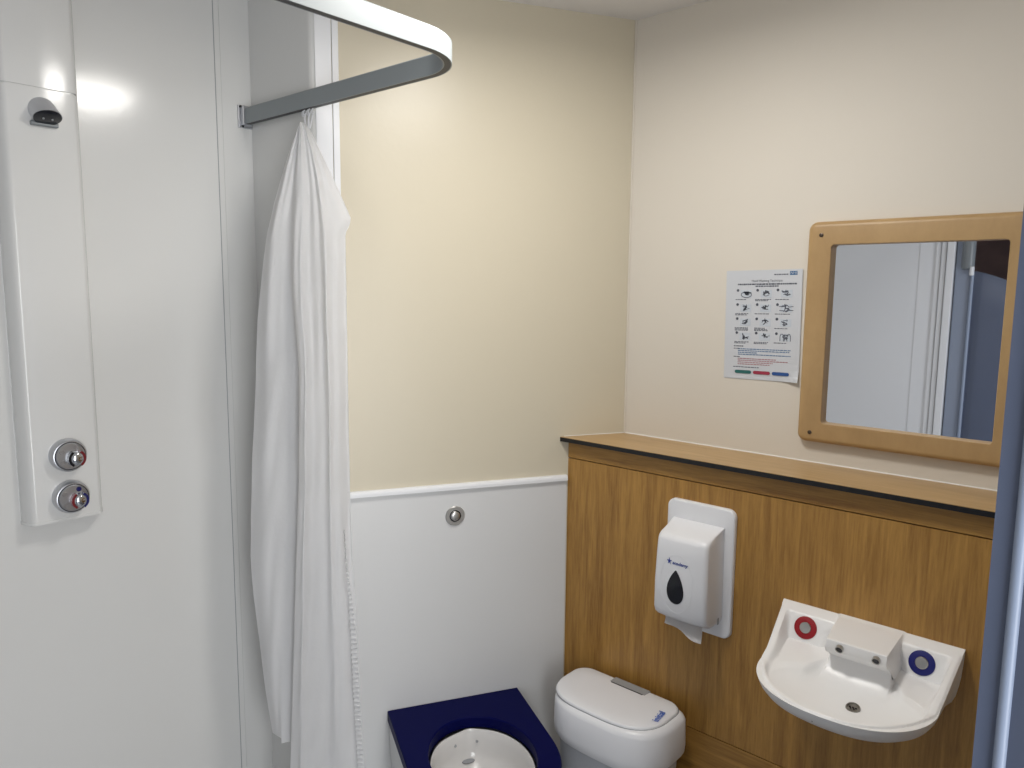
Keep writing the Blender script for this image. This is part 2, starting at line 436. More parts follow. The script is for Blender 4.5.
for row in range(4):
    for c in range(3):
        ink = bmesh.new(); pale = bmesh.new()
        u0 = .135 + c * .265; v0 = .168 + row * .130
        cx_, cy_ = px(u0 + .03, v0 + .013)
        ring_ = [(cx_ + .0038 * math.cos(a * PI / 6), 0, cy_ + .0038 * math.sin(a * PI / 6)) for a in range(12)]
        ink.faces.new([ink.verts.new((x, curl(x, z) + .0008, z)) for x, _, z in ring_])
        strip(pale, u0 + .07, v0 + .012, u0 + .215, v0 + .080, .0005)
        cu, cv = u0 + .145, v0 + .045
        k = row * 3 + c
        rr = random.Random(k)
        if k == 5:
            stroke(ink, [(cu - .09, cv - .015), (cu - .03, cv - .018), (cu, cv - .03), (cu + .035, cv - .01), (cu + .09, cv - .015)])
            stroke(ink, [(cu - .09, cv + .02), (cu - .03, cv + .022), (cu, cv + .033), (cu + .035, cv + .018), (cu + .09, cv + .02)])
        elif k == 11:
            for o_ in (-.045, .045): stroke(ink, [(cu + o_ - .022, cv + .035), (cu + o_ - .022, cv - .01), (cu + o_ - .01, cv - .028), (cu + o_ + .008, cv - .030), (cu + o_ + .022, cv - .01), (cu + o_ + .022, cv + .035)])
        elif k == 0:
            stroke(ink, [(cu + .07 * math.cos(a * PI / 8), cv + .008 + .026 * math.sin(a * PI / 8)) for a in range(17)])
            stroke(ink, [(cu - .03, cv - .02), (cu, cv + .01), (cu + .03, cv - .02)], .002)
        for q in range(7 + k % 3):
            a1 = rr.uniform(0, PI); l = rr.uniform(.015, .045); ox, oy = rr.uniform(-.03, .03), rr.uniform(-.02, .018)
            stroke(ink, [(cu + ox - l * math.cos(a1), cv + oy - .5 * l * math.sin(a1)), (cu + ox, cv + oy + rr.uniform(-.008, .008)), (cu + ox + l * math.cos(a1 + .5), cv + oy + .5 * l * math.sin(a1 + .5))], rr.choice((.0007, .0010, .0014)))
        cap_ = bmesh.new()
        for q in range(1 + (k in (1, 3, 6, 7, 9, 10)) + (k in (6, 7))):
            line_of_words(cap_, u0 + .0, u0 + rr.uniform(.15, .21), v0 + .094 + q * .011, .006)
        obj('drawing_background', pale, M['pale_blue'], t); obj('drawing', ink, M['ink'], t); obj('caption', cap_, M['ink'], t)
ink = bmesh.new()
line_of_words(ink, .13, .26, .690, .009)
line_of_words(ink, .13, .21, .714, .007); obj('heading', ink, M['ink'], t); ink = bmesh.new()
for q in range(4): line_of_words(blue, .19, (.90, .88, .45, .90)[q], .716 + q * .017, .0075)
line_of_words(ink, .13, .22, .790, .007); obj('heading', ink, M['ink'], t); ink = bmesh.new()
for q in range(4): line_of_words(red, .19, (.70, .86, .66, .62)[q], .806 + q * .017, .0075)
line_of_words(ink, .13, .48, .885, .007)
obj('footer_line', ink, M['ink'], t)
obj('printed_blue_lines', blue, M['ink_blue'], t)
obj('printed_red_lines', red, M['ink_red'], t)
for q, (nm, mm) in enumerate((('green', 'pill_green'), ('crimson', 'pill_red'), ('blue', 'pill_blue'))):
    u0 = .155 + q * .25; b2 = bmesh.new()
    (xa, za), (xb, zb) = px(u0, .918), px(u0 + .225, .948)
    pr_ = rrect(min(xa, xb), max(xa, xb), min(za, zb), max(za, zb), .0043, 5)
    b2.faces.new([b2.verts.new((x, curl(x, z) + .0016, z)) for x, z in pr_])
    o = obj('printed_pill', b2, M[mm], t); o['label'] = nm + ' rounded pill printed at the foot of the sheet'

# ------------------------------------------------------------------ tissue dispenser
backboard = thing('backboard', 'white rounded plastic board screwed to the oak panelling behind the dispenser', 'board', (.9065, -1.80, .945))
bm = bmesh.new(); o_ = rrect(-.0990, .0985, -.170, .183, .022)
rings = [[(x, .0005, z) for x, z in o_]]
for k in range(5):
    a = PI / 2 * k / 4; rings.append([(x, .0085 + .006 * math.sin(a), z) for x, z in inset(o_, .006 * (1 - math.cos(a)))])
add_loft(bm, rings)
backboard_mesh = obj('board', bm, M['abs'], backboard, 40)
DX = .9085
t = thing('tissue_dispenser', 'white tissue dispenser with a black teardrop window on the oak panel', 'dispenser', (DX, -1.785, .94))
# body lofted upwards: (z, half width, depth)
lev = [(-.139, .066, .048), (-.136, .073, .060), (-.128, .0765, .072), (-.120, .078, .080), (-.105, .0775, .086), (-.02, .0765, .088), (.06, .0745, .0855), (.094, .0735, .083), (.102, .0728, .080), (.1085, .0722, .072), (.113, .072, .058), (.122, .0735, .032), (.128, .0745, .012), (.130, .0745, .0005)]
rings = []
lev = [(z + .008 + (.010 if z < -.09 else 0), hw, dp * 1.11 if dp > .03 else dp) for z, hw, dp in lev]
for z, hw, dp in lev:
    r_ = min(.014, dp * .45); P = [(-hw, .0005), (hw, .0005)]
    for k in range(7):
        a = PI / 2 * k / 6; P.append((hw - r_ + r_ * math.cos(a), dp - r_ + r_ * math.sin(a)))
    for k in range(9):
        x = (hw - r_) * (1 - 2 * (k + 1) / 10); P.append((x, dp + .004 * (1 - (x / hw) ** 2)))
    for k in range(7):
        a = PI / 2 + PI / 2 * k / 6; P.append((-hw + r_ + r_ * math.cos(a), dp - r_ + r_ * math.sin(a)))
    rings.append([(x, y, z) for x, y in P])
bm = bmesh.new(); add_loft(bm, rings)
obj('cover', bm, M['abs'], t, 38)
lev[0] = (lev[0][0], lev[0][1], lev[0][2])
def fy(x, z):        # front surface of cover
    for (z0, h0, d0), (z1, h1, d1) in zip(lev, lev[1:]):
        if z0 <= z <= z1:
            f = (z - z0) / (z1 - z0); return d0 + (d1 - d0) * f + .004 * (1 - (x / .076) ** 2)
    return .085
def front_patch(P, off):
    bm = bmesh.new(); c = [sum(p[0] for p in P) / len(P), sum(p[1] for p in P) / len(P)]
    rings = []
    for f in (1, .66, .33): rings.append([(c[0] + (x - c[0]) * f, fy(c[0] + (x - c[0]) * f, c[1] + (z - c[1]) * f) + off, c[1] + (z - c[1]) * f) for x, z in P])
    add_loft(bm, rings, False, True); return bm
drop = []
for k in range(40):
    a = 2 * PI * k / 40
    z = math.cos(a); x = math.sin(a) * (abs(math.sin(a / 2)) ** .75)
    drop.append((.0265 * x * 1.15 + .008, -.016 + .046 * z))
obj('window', front_patch(drop, .0009), M['black'], t, 60)
# raised oval ridge round the window
bm = bmesh.new(); pts = []
for k in range(41):
    a = 2 * PI * k / 40; x = .006 + .047 * math.sin(a); z = -.008 + .078 * math.cos(a); pts.append((x, fy(x, z) + .0001, z))
add_tube(bm, pts, .0005, 6, False)
obj('oval_ridge', bm, M['abs'], t, 60)
bm = bmesh.new()
st = []
for k in range(10):
    a = PI / 2 + PI * k / 5; r_ = .0105 if k % 2 == 0 else .0038; st.append((.0285 + r_ * math.cos(a) * .8, .050 + r_ * math.sin(a)))
join(bm, front_patch(st, .0008))
b2 = text_bm('academy', .0125, italic=.25, bold=.0003)
for v in b2.verts:
    x, z = -v.co.x - .0025, v.co.y + .0480; v.co = Vector((x, fy(x, z) + .0009, z))
join(bm, b2)
for k in range(12):
    pass
obj('logo_print', bm, M['logo'], t)
obj('side_catch', box(-.0795, -.0772, .020, .026, -.118, -.100, bev=.0007), M['grey_slot'], t)
# paper hanging out
bm = bmesh.new(); G = []
for i in range(9):
    v = i / 8; G.append([])
    for j in range(13):
        u = j / 12; x = .052 - .106 * u - .006 * v
        z = -.106 - (.026 + .025 * u) * v + .004 * math.sin(u * 6) * v; y = .066 + .014 * v * v + .003 * math.sin(u * 9 + 1)
        G[-1].append(bm.verts.new((x, y, z)))
for i in range(8):
    for j in range(12): bm.faces.new((G[i][j], G[i][j + 1], G[i + 1][j + 1], G[i + 1][j]))
bmesh.ops.solidify(bm, geom=bm.faces[:], thickness=.0006)
tissue = obj('paper_tissue', bm, M['tissue'], t, 80)
tissue['label'] = 'end of soft white tissue hanging out'

# ------------------------------------------------------------------ wash basin
BX, BY = .4760, -1.80
t = thing('wash_basin', 'small white wall hung wash basin with red and blue ringed taps', 'wash basin', (BX, BY, 0))
HW, DP = .1990, .345
def hwid(y):                       # half width of the outline at distance y from the wall
    if y <= .16: return HW - .016 * (y / .16)
    f = min(1, (y - .16) / (DP - .16)); return (HW - .016) * (1 - f ** 2.3) ** (1 / 2.3)
def rim(y): return .928 - .073 * max(0, min(1, (y - .004) / .186))
ZB = .824
def hf(x, y, edge):                # edge = distance inside the outline (approx)
    zr = rim(y)
    z = zr
    inside = sstep(.015, .028, edge)
    # bowl
    ex, ey = (x + .010) / .158, (y - .228) / (.088 if y < .228 else .082)
    rr = math.sqrt(ex * ex + ey * ey)
    shelf = .857 - .014 * sstep(.08, .26, y)
    zb = ZB + (shelf - .004 - ZB) * min(1, rr) ** 3.2
    if rr > 1: zb = min(shelf, shelf - .004 + (rr - 1) * .03)
    zb += .0
    # tap faces: slanted wall from the back ledge
    zface = .9275 - (y - .029) * 2.6 if y > .029 else .928
    zin = max(zb, min(zface, .928))
    z = zr + (min(zin, zr) - zr) * inside
    if y > .016: z = max(z, 0)
    # central block carrying the spouts
    bw = .0715 - .008 * y / .14
    ax_ = abs(x + .008)
    ztop = .928 - .004 * sstep(.0, .14, y)
    if y < .141: fr = ztop
    elif y < .1465: fr = ztop - (y - .141) * 5.2
    else: fr = ztop - .0286 - (y - .1465) * 3.2
    sd = ztop if ax_ < bw else ztop - (ax_ - bw) * 14.0
    zb_ = min(fr, sd)
    k_ = .030 * sstep(.136, .160, y) + .008
    h = max(k_ - abs(zb_ - z), 0) / k_
    z = max(z, zb_) + h * h * k_ * .25
    return z
def undercut(x, y, z):              # the bowl runs back underneath the spout block
    ax_ = abs(x + .008)
    g = y / .148 if y < .148 else sstep(.207, .148, y)
    return .052 * sstep(.902, .868, z) * g * sstep(.105, .066, ax_)
def shear(y): return .009 * min(1, y / .15)
bm = bmesh.new(); NX, NY = 150, 130; G = []
ys = [DP * (1 - (1 - i / NY) ** 1.35) for i in range(NY + 1)]
for y in ys:
    hw = max(hwid(y), .0005); row = []
    for j in range(NX + 1):
        s = math.sin((j / NX - .5) * PI) if y > DP * .8 else (2 * j / NX - 1)
        if y > DP * .8:
            f = (y - DP * .8) / (DP * .2); s = (2 * j / NX - 1) * (1 - f) + s * f
        x = s * hw
        # distance to outline
        ex = (hw - abs(x)); ey_ = DP * (1 - (abs(x) / HW) ** 2.4) ** (1 / 2.4) - y if abs(x) < HW else 0
        edge = min(ex, max(0, ey_) * 1.0)
        edge = max(0, edge)
        z = hf(x, y, edge)
        z -= .004 * (1 - sstep(0, .005, edge)) if y > .02 else 0
        row.append(bm.verts.new((x - shear(y), y - undercut(x, y, z), z)))
    G.append(row)
for i in range(NY):
    for j in range(NX): bm.faces.new((G[i][j], G[i][j + 1], G[i + 1][j + 1], G[i + 1][j]))
# outer shell from the outline down
loop = [G[i][0] for i in range(NY + 1)] + G[NY][1:] + [G[i][NX] for i in range(NY - 1, -1, -1)]
base = [v.co.copy() for v in loop]
def shell(s, dz, zflat, k):
    out = []
    for p in base:
        z = p.z - dz
        z = z * (1 - k) + zflat * k + .035 * k * (1 - min(1, p.y / .14))
        sx = 1 - (1 - s) * (.22 + .78 * min(1, p.y / .2)); out.append(bm.verts.new((p.x * sx, p.y * (s if p.y > .001 else 1), z)))
    return out
prev = loop
for s, dz, zf, k in ((.992, .006, .84, 0), (.972, .018, .83, .25), (.925, .03, .812, .65), (.85, .03, .795, .85), (.75, .03, .778, .95), (.60, .03, .765, 1), (.4, .03, .757, 1), (.2, .03, .755, 1)):
    cur = shell(s, dz, zf, k)
    for a in range(len(loop) - 1): bm.faces.new((prev[a], prev[a + 1], cur[a + 1], cur[a]))
    prev = cur
bm.faces.new(prev)
# back closes against the wall
obj('basin_body', bm, M['ceramic'], t, 50)
zw = lambda x, y: hf(x, y, .05)
dz_ = zw(-.015, .155)
s = obj('waste_outlet', lathe((-.041, .220, zw(-.041, .220) + .0015), (0, .28, 1), [(-.002, .0145), (.002, .0145), (.0035, .0135), (.0035, .0115), (.001, .0105), (.001, 0)], 32), M['waste'], t, 40)
bm = bmesh.new()
for k in range(6): add_lathe(bm, (-.041 + .0062 * math.cos(k * PI / 3), .220 + .0062 * math.sin(k * PI / 3), zw(-.041, .220) + .0030), (0, .28, 1), [(0, .002), (.0003, .002)], 10)
add_lathe(bm, (-.041, .220, zw(-.041, .220) + .0030), (0, .28, 1), [(0, .002), (.0003, .002)], 10)
obj('waste_holes', bm, M['black'], s)
fn = Vector((0, 2.6, 1)).normalized()
for nm, bx, mm in (('red', .1265, 'red_ring'), ('blue', -.1265, 'blue_ring')):
    y = .0440; z = .9275 - (y - .029) * 2.6
    p = Vector((bx, y, z))
    b = obj('tap_button', lathe(p, fn, [(-.002, .013), (.0045, .013), (.006, .0115), (.0063, 0)], 36), M['steel'], t, 40)
    b['label'] = 'steel push tap with a %s ring' % nm
    obj('tap_ring', lathe(p, fn, [(-.002, .0265), (.0018, .0265), (.0026, .0255), (.0026, .0136), (.0006, .0131)], 40), M[mm], b, 40)
for bx in (.016, -.060):
    p = Vector((bx, .1445, .9095)); ax = Vector((0, .93, -.36))
    o = obj('water_spout', lathe(p, ax, [(-.004, .0085), (.0042, .0085), (.0048, .0078), (.0036, .0070), (.0018, .0068)], 24), M['steel'], t, 40)
    obj('spout_opening', lathe(p + ax.normalized() * .0012, ax, [(-.001, .0069), (.0014, .0069)], 20), M['black'], o)
obj('overflow_hole', lathe((.004, .325, .83), (0, 1, -.4), [(0, .0015), (.0062, .0015)], 12), M['dark'], t)

# ------------------------------------------------------------------ sanitary bin
t = thing('sanitary_bin', 'white pedal free sanitary bin with rounded lid standing beside the toilet', 'bin', (1.084, -1.775, 0))
def bin_outline(sc_=1.0, hw=.186, dp=.222, n=64):
    P = []; rb = .045; c = dp * .45
    for k in range(9):
        a = math.radians(270 + 90 * k / 8); P.append((hw - rb + rb * math.cos(a), rb + rb * math.sin(a)))
    m_ = 28
    for k in range(1, m_):
        a = PI * k / m_
        ca, sa = math.cos(a), math.sin(a)
        P.append((hw * math.copysign(abs(ca) ** .62, ca), .075 + (dp - .075) * abs(sa) ** .80))
    for k in range(9):
        a = math.radians(180 + 90 * k / 8); P.append((-hw + rb + rb * math.cos(a), rb + rb * math.sin(a)))
    return P
def scl(P, d, cy=.11):
    return [(x * (1 - d / .20), cy + (y - cy) * (1 - d / .11)) for x, y in P]
O = bin_outline()
ZT = .550
def ringz(P, z): return [(x, y, z) for x, y in P]
bm = bmesh.new()
add_loft(bm, [ringz(scl(O, .034), 0), ringz(scl(O, .030), .004), ringz(scl(O, .022), .30), ringz(scl(O, .018), .445)])
obj('body', bm, M['bin_body'], t, 40)
bm = bmesh.new()
add_loft(bm, [ringz(scl(O, .016), .428), ringz(scl(O, .006), .432), ringz(scl(O, .002), .440), ringz(scl(O, .0), .46), ringz(scl(O, .002), ZT - .022), ringz(scl(O, .006), ZT - .012), ringz(scl(O, .014), ZT - .006), ringz(scl(O, .020), ZT - .0045)])
obj('collar', bm, M['abs'], t, 40)
# dark gap round the lid, then the lid
L_ = bin_outline(hw=.174, dp=.200)
L_ = [(x + .012, y + .004) for x, y in L_]
bm = bmesh.new(); gp = [(x * 1.012, .10 + (y - .10) * 1.02) for x, y in L_]; add_loft(bm, [ringz(gp, ZT - .006), ringz(gp, ZT - .0040)])
obj('lid_gap', bm, M['lid_groove'], t)
bm = bmesh.new()
def dome(P, d, z):
    Q = [(x * (1 - d), .10 + (y - .10) * (1 - d)) for x, y in P]
    return ringz(Q, z)
add_loft(bm, [dome(L_, .0, ZT - .0045), dome(L_, 0, ZT - .002), dome(L_, .012, ZT + .0012), dome(L_, .04, ZT + .0028), dome(L_, .3, ZT + .005), dome(L_, .7, ZT + .0062)])
lid = obj('lid', bm, M['abs'], t, 50)
obj('sensor_window', box(-.054, .064, .003, .036, ZT + .0005, ZT + .0052, bev=.0012), M['grey_slot'], lid)
bm = box(-.048, .058, .0345, .0385, ZT + .0010, ZT + .0058); obj('sensor_slot', bm, M['dark'], lid)
b2 = text_bm('initial', .026, bold=.0004)
bm = bmesh.new()
ang = math.radians(0)
join(bm, b2, Matrix.Translation((-.139, .100, ZT + .0064)) @ Matrix.Rotation(math.radians(-82), 4, 'Z') @ Matrix.Scale(1, 4))
obj('logo_print', bm, M['logo_bright'], lid)

# ------------------------------------------------------------------ toilet
SC = .557
P0 = CR + dB * SC + nB * .0066
t = thing('toilet', 'toilet with a navy blue slab seat and white pan below the flush button', 'toilet', P0, TH)
def seat_outline(hw, s0, sm, sf, e=2.1, n=40):
    P = [(-hw, s0), (hw, s0)]
    for k in range(n + 1):
        a = PI * k / n; ca, sa = math.cos(a), math.sin(a)
        P.append((hw * math.copysign(abs(ca) ** (2 / e), ca), sm + (sf - sm) * abs(sa) ** (2 / e)))
    return P
SO = seat_outline(.203, .0005, .285, .52)
def opening(f=1.0, n=48, cy=.285, ah=.142, bh=.176):
    return [(ah * f * math.cos(2 * PI * k / n), cy + bh * f * math.sin(2 * PI * k / n)) for k in range(n)]
def slab_with_hole(outl, hole, z0, z1, r=.003):
    bm = bmesh.new()
    def loopv(P, z): return [bm.verts.new((x, y, z)) for x, y in P]
    o0, o1, o2 = loopv(outl, z0), loopv(outl, z1 - r), loopv(inset(outl, r), z1)
    h0, h1, h2 = loopv(hole, z0), loopv(hole, z1 - r), loopv(inset(hole, -r), z1)
    for A, B in ((o0, o1), (o1, o2), (h0, h1), (h1, h2)):
        for i in range(len(A)): j = (i + 1) % len(A); bm.faces.new((A[i], A[j], B[j], B[i]))
    for A, B in ((o2, h2), (o0, h0)):
        eds = []
        for Lp in (A, B):
            for i in range(len(Lp)):
                a_, b_ = Lp[i], Lp[(i + 1) % len(Lp)]
                eds.append(bm.edges.get((a_, b_)) or bm.edges.new((a_, b_)))
        bmesh.ops.triangle_fill(bm, use_beauty=True, use_dissolve=False, edges=eds)
    return bm
obj('seat', slab_with_hole(SO, opening(), .430, .462), M['navy'], t, 30)
bm = bmesh.new()
PO = inset(SO, .006); PO2 = [(x * .90, y * .94) for x, y in PO]
add_loft(bm, [[(x, y, 0) for x, y in PO2], [(x, y, .10) for x, y in PO2], [(x, y, .36) for x, y in PO], [(x, y, .4299) for x, y in PO]], True, False)
obj('plinth', bm, M['white_panel'], t, 40)
# pan: irregular rim with a notch at the back, hollow, thick lip
def pan_ring(f, z, notch=0, dy=0):
    out = []
    n = 72
    for k in range(n):
        a = 2 * PI * k / n; x = .139 * f * math.cos(a); y = .285 + dy + .171 * f * math.sin(a)
        d = (a - 1.5 * PI)                     # back centre
        g = math.exp(-((d + .10) / .16) ** 2) - .55 * math.exp(-((d - .30) / .22) ** 2)
        out.append((x, y + 0.006 * notch * g * -1, z))
    return out
bm = bmesh.new()
add_loft(bm, [pan_ring(1.0, .30), pan_ring(1.0, .410, .6), pan_ring(.985, .417, 1), pan_ring(.965, .4175, 1), pan_ring(.95, .412, 1), pan_ring(.93, .39, .7), pan_ring(.905, .362, .3), pan_ring(.87, .345), pan_ring(.80, .333), pan_ring(.66, .318), pan_ring(.50, .295), pan_ring(.34, .26), pan_ring(.2, .24)], False, True)
pan = obj('pan', bm, M['bowl'], t, 60); pan.location = (0, 0, .011)
for (x_, y_, r_) in ((.034, .1335, .0042), (-.031, .1330, .0036)):
    obj('jet_hole', lathe((x_, y_, .386), (-x_ * .5, .8, .35), [(-.004, r_), (.0022, r_)], 14), M['grey_slot'], pan)
bm = bmesh.new(); nv = Vector((0, .55, .83)).normalized(); cc = Vector((-.002, .1455, .3385))
add_loft(bm, [circle(cc, nv, .019, 20, .0065, u=(0, 0, 1)), circle(cc + nv * .003, nv, .018, 20, .006, u=(0, 0, 1))])
obj('rim_outlet', bm, M['lid_groove'], pan)
bm = bmesh.new(); add_loft(bm, [[(x, y, .262) for x, y, z in pan_ring(.345, 0)]], False, True)
obj('water', bm, M['chrome'], pan)

# ------------------------------------------------------------------ shower panel
PYc = -.6035
t = thing('shower_unit', 'tall white boxed shower panel on the left wall with round chrome controls', 'shower', (XL, PYc, 1.128))
HWp = .0880
def panel_prof(hw, d):
    P = [(0, -hw), (-.004, -hw)]
    for k in range(7):
        f = k / 6; P.append((-.006 - (d - .006) * math.sin(f * PI / 2), -hw + .022 * f ** 1.4 * 1.0))
    for k in range(6, -1, -1):
        f = k / 6; P.append((-.006 - (d - .006) * math.sin(f * PI / 2), hw - .022 * f ** 1.4))
    P += [(-.004, hw), (0, hw)]
    return P
PD = .046
pp = panel_prof(HWp, PD)
bm = bmesh.new(); add_loft(bm, [[(x, y, 0) for x, y in pp], [(x, y, 1.005) for x, y in pp]])
obj('housing', bm, M['shower_wall'], t, 28)
bm = bmesh.new(); add_loft(bm, [[(x, y, 1.0085) for x, y in pp], [(x, y, CZ - 1.128 - .001) for x, y in pp]])
obj('riser_cover', bm, M['shower_wall'], t, 28)
pq = panel_prof(HWp - .003, PD - .003)
bm = bmesh.new(); add_loft(bm, [[(x, y, 1.004) for x, y in pq], [(x, y, 1.009) for x, y in pq]])
obj('joint', bm, M['shower_wall'], t)
bm = bmesh.new(); pq = panel_prof(HWp + .0012, PD + .0012)
add_loft(bm, [[(x, y, -.003) for x, y in pq], [(x, y, .004) for x, y in pq]]); obj('end_cap', bm, M['shower_wall'], t, 28)
# shower head: wedge with a round dark spray face looking down and out
hy, hz = -.002, .962
bm = bmesh.new()
A = circle((-PD + .001, hy, hz - .004), (-1, 0, 0), .030, 40)
A = [Vector((p.x, p.y, max(p.z, hz - .033))) for p in A]
fc = Vector((-.076, hy, hz - .024)); fx = Vector((-.42, 0, -.91)).normalized()
B = circle(fc, fx, .0295, 40, u=(-1, 0, .2))
# align start vertices: both built with a = ax x u
def mixr(A, B, f): return [Vector(a).lerp(Vector(b), f) for a, b in zip(A, B)]
def best(A, B):
    bb, bs = None, 1e9
    for rev in (0, 1):
        Q = B[::-1] if rev else B
        for s_ in range(len(B)):
            q = Q[s_:] + Q[:s_]; d = sum((Vector(a) - Vector(b)).length for a, b in zip(A, q))
            if d < bs: bb, bs = q, d
    return bb
B = best(A, B)
add_loft(bm, [A, mixr(A, B, .35), mixr(A, B, .8), mixr(A, B, .96), B])
head = obj('shower_head', bm, M['satin'], t, 40)
bm = bmesh.new(); add_lathe(bm, fc - fx * .0005, fx, [(0, .0282), (.002, .0282), (.0028, .027), (.0028, 0)], 36)
face = obj('spray_face', bm, M['black'], head, 40)
bm = bmesh.new()
sv = fx.cross(Vector((0, 1, 0))).normalized()
for k in (-1, 1): add_lathe(bm, fc + fx * .0024 + Vector((0, .009 * k, 0)), fx, [(0, .0022), (.0022, .0022)], 10)
obj('nozzle', bm, M['grey_slot'], face)
bm = bmesh.new(); add_box(bm, -PD - .012, -PD + .001, hy - .028, hy + .028, hz - .040, hz - .030, .002)
obj('head_foot', bm, M['bracket'], head)
# controls
for i, (vy, vz) in enumerate(((-.0045, .1585), (-.0055, .0555))):
    c = Vector((-PD, vy, vz)); ax = (-1, 0, 0)
    v = obj('control', lathe(c, ax, [(-.001, .0395), (.008, .0400), (.020, .0385), (.024, .036), (.0245, .0335), (.0235, .0325), (.0265, .0318), (.028, .030), (.0285, 0)], 48), M['satin'], t, 35)
    v['label'] = ('upper' if i == 0 else 'lower') + ' round chrome control knob'
    obj('seam_ring', lathe(c + Vector((-.0243, 0, 0)), ax, [(0, .0338), (.0010, .0338), (.0010, .0325), (0, .0325)], 48), M['dark'], v)
    h = c + Vector((-.028, -.010, -.006))
    hb = bmesh.new()
    add_loft(hb, [circle(h + Vector((-d_, 0, 0)), ax, r_, 24, r_ * 1.15) for d_, r_ in ((0, .0155), (.010, .0150), (.016, .0130), (.0185, .009))])
    obj('lever', hb, M['chrome'], v, 50)
    for sgn, mm in ((1, 'black' if i == 0 else 'knob_red'), (-1, 'knob_red' if i == 0 else 'knob_blue')):
        hb = bmesh.new()
        n_ = 10; outer = []; 
        for k in range(n_ + 1):
            a = -1.1 + 2.2 * k / n_; outer.append((sgn * .0192 * math.cos(a), .0205 * math.sin(a)))
        inner = [(sgn * .0095 * math.cos(-1.1 + 2.2 * k / n_), .0105 * math.sin(-1.1 + 2.2 * k / n_)) for k in range(n_, -1, -1)]
        pr2 = outer + inner
        add_loft(hb, [[(h.x + .0005, h.y + y, h.z + z) for y, z in pr2], [(h.x - .0140, h.y + y, h.z + z) for y, z in pr2]])
        obj('lever_inlay', hb, M[mm], v, 40)
    for (dy, dz) in ((.018, .012), (.017, -.014), (-.012, .020)):
        obj('dimple', lathe(c + Vector((-.0283, dy, dz)), ax, [(0, .0060), (.0012, .0056), (.0012, .0040), (0.0004, .0035)], 20), M['satin'] if dz < .015 or i == 0 else M['knob_blue'], v, 40)
obj('screw_hole', lathe((-.018, HWp - .013, .036), (-.6, .8, 0), [(-.004, .003), (.0035, .003)], 12), M['dark'], t)

# ------------------------------------------------------------------ curtain rail: wall -> bend -> towards the viewer
RY = -1.140; RX = 1.120; RZ0, RZ1 = 2.146, 2.190; RT = .009; RR = .135
t = thing('curtain_rail', 'white aluminium L shaped shower curtain rail fixed near the ceiling', 'curtain rail', (RX, RY, RZ0), .0133)
cpts = [(XL - .006, RY)]
cpts += [(RX + RR + .4, RY)]
for k in range(17):
    a = math.radians(270 - 90 * k / 16); cpts.append((RX + RR + RR * math.cos(a), RY + RR + RR * math.sin(a)))
cpts.append((RX, .2)); cpts.append((RX, YR - .004))
def sweep(path, prof):   # prof = (offset to the left side of travel, z)
    bm = bmesh.new(); rings = []
    for i, p in enumerate(path):
        p = Vector(p); d0 = (p - Vector(path[i - 1])).normalized() if i else (Vector(path[1]) - p).normalized()
        d1 = (Vector(path[i + 1]) - p).normalized() if i < len(path) - 1 else d0
        d = (d0 + d1).normalized(); n = Vector((-d.y, d.x))
        rings.append([(p.x + n.x * o - RX, p.y + n.y * o - RY, z - RZ0) for o, z in prof])
    add_loft(bm, rings); return bm
h_ = RT
prof = [(-h_, RZ0), (-h_ + .0022, RZ0), (-h_ + .0022, RZ0 + .010), (h_ - .0022, RZ0 + .010), (h_ - .0022, RZ0), (h_, RZ0), (h_, RZ1 - .003), (h_ - .003, RZ1), (-h_ + .003, RZ1), (-h_, RZ1 - .003)]
obj('track', sweep(cpts, prof), M['rail'], t, 35)
obj('track_slot', sweep(cpts, [(-h_ + .0023, RZ0 + .0002), (h_ - .0023, RZ0 + .0002), (h_ - .0024, RZ0 + .0099), (-h_ + .0024, RZ0 + .0099)]), M['dark'], t)
bm = bmesh.new(); add_box(bm, XL - .007 - RX, XL - .001 - RX, -.020, .022, -.010, .052, .0015)
add_box(bm, XL - .020 - RX, XL - .007 - RX, -.0155, .0155, -.003, .048, .0015)
b = obj('wall_bracket', bm, M['satin'], t)
for y_, z_ in ((.0165, .047), (.010, -.006)): obj('bracket_screw', lathe((XL - .007 - RX, y_, z_), (-1, 0, 0), [(0, .003), (.003, .003)], 12), M['dark'], b)
bm = bmesh.new(); add_tube(bm, [(0, .30, RZ1 - RZ0 - .002), (0, .30, CZ - RZ0 - .002)], .006, 12); add_lathe(bm, (0, .30, RZ1 - RZ0 - .001), (0, 0, 1), [(0, .010), (.012, .010), (.013, .007)], 16)
add_lathe(bm, (0, .30, CZ - RZ0 - .012), (0, 0, 1), [(0, .018), (.010, .020)], 20)
obj('ceiling_stay', bm, M['white_strip'], t, 40)

# ------------------------------------------------------------------ shower curtain, bunched at the far end of the rail
Rh = Vector((R.x, R.y, 0)).normalized(); Fh = Vector((F.x, F.y, 0)).normalized()
CC = Vector((1.655, -1.095, 0))                # middle of the hanging folds
HK = Vector((1.712, -1.131, 0))                  # hooks
t = thing('shower_curtain', 'white shower curtain bunched together at the wall end of the rail', 'curtain', (HK.x, HK.y, RZ0))
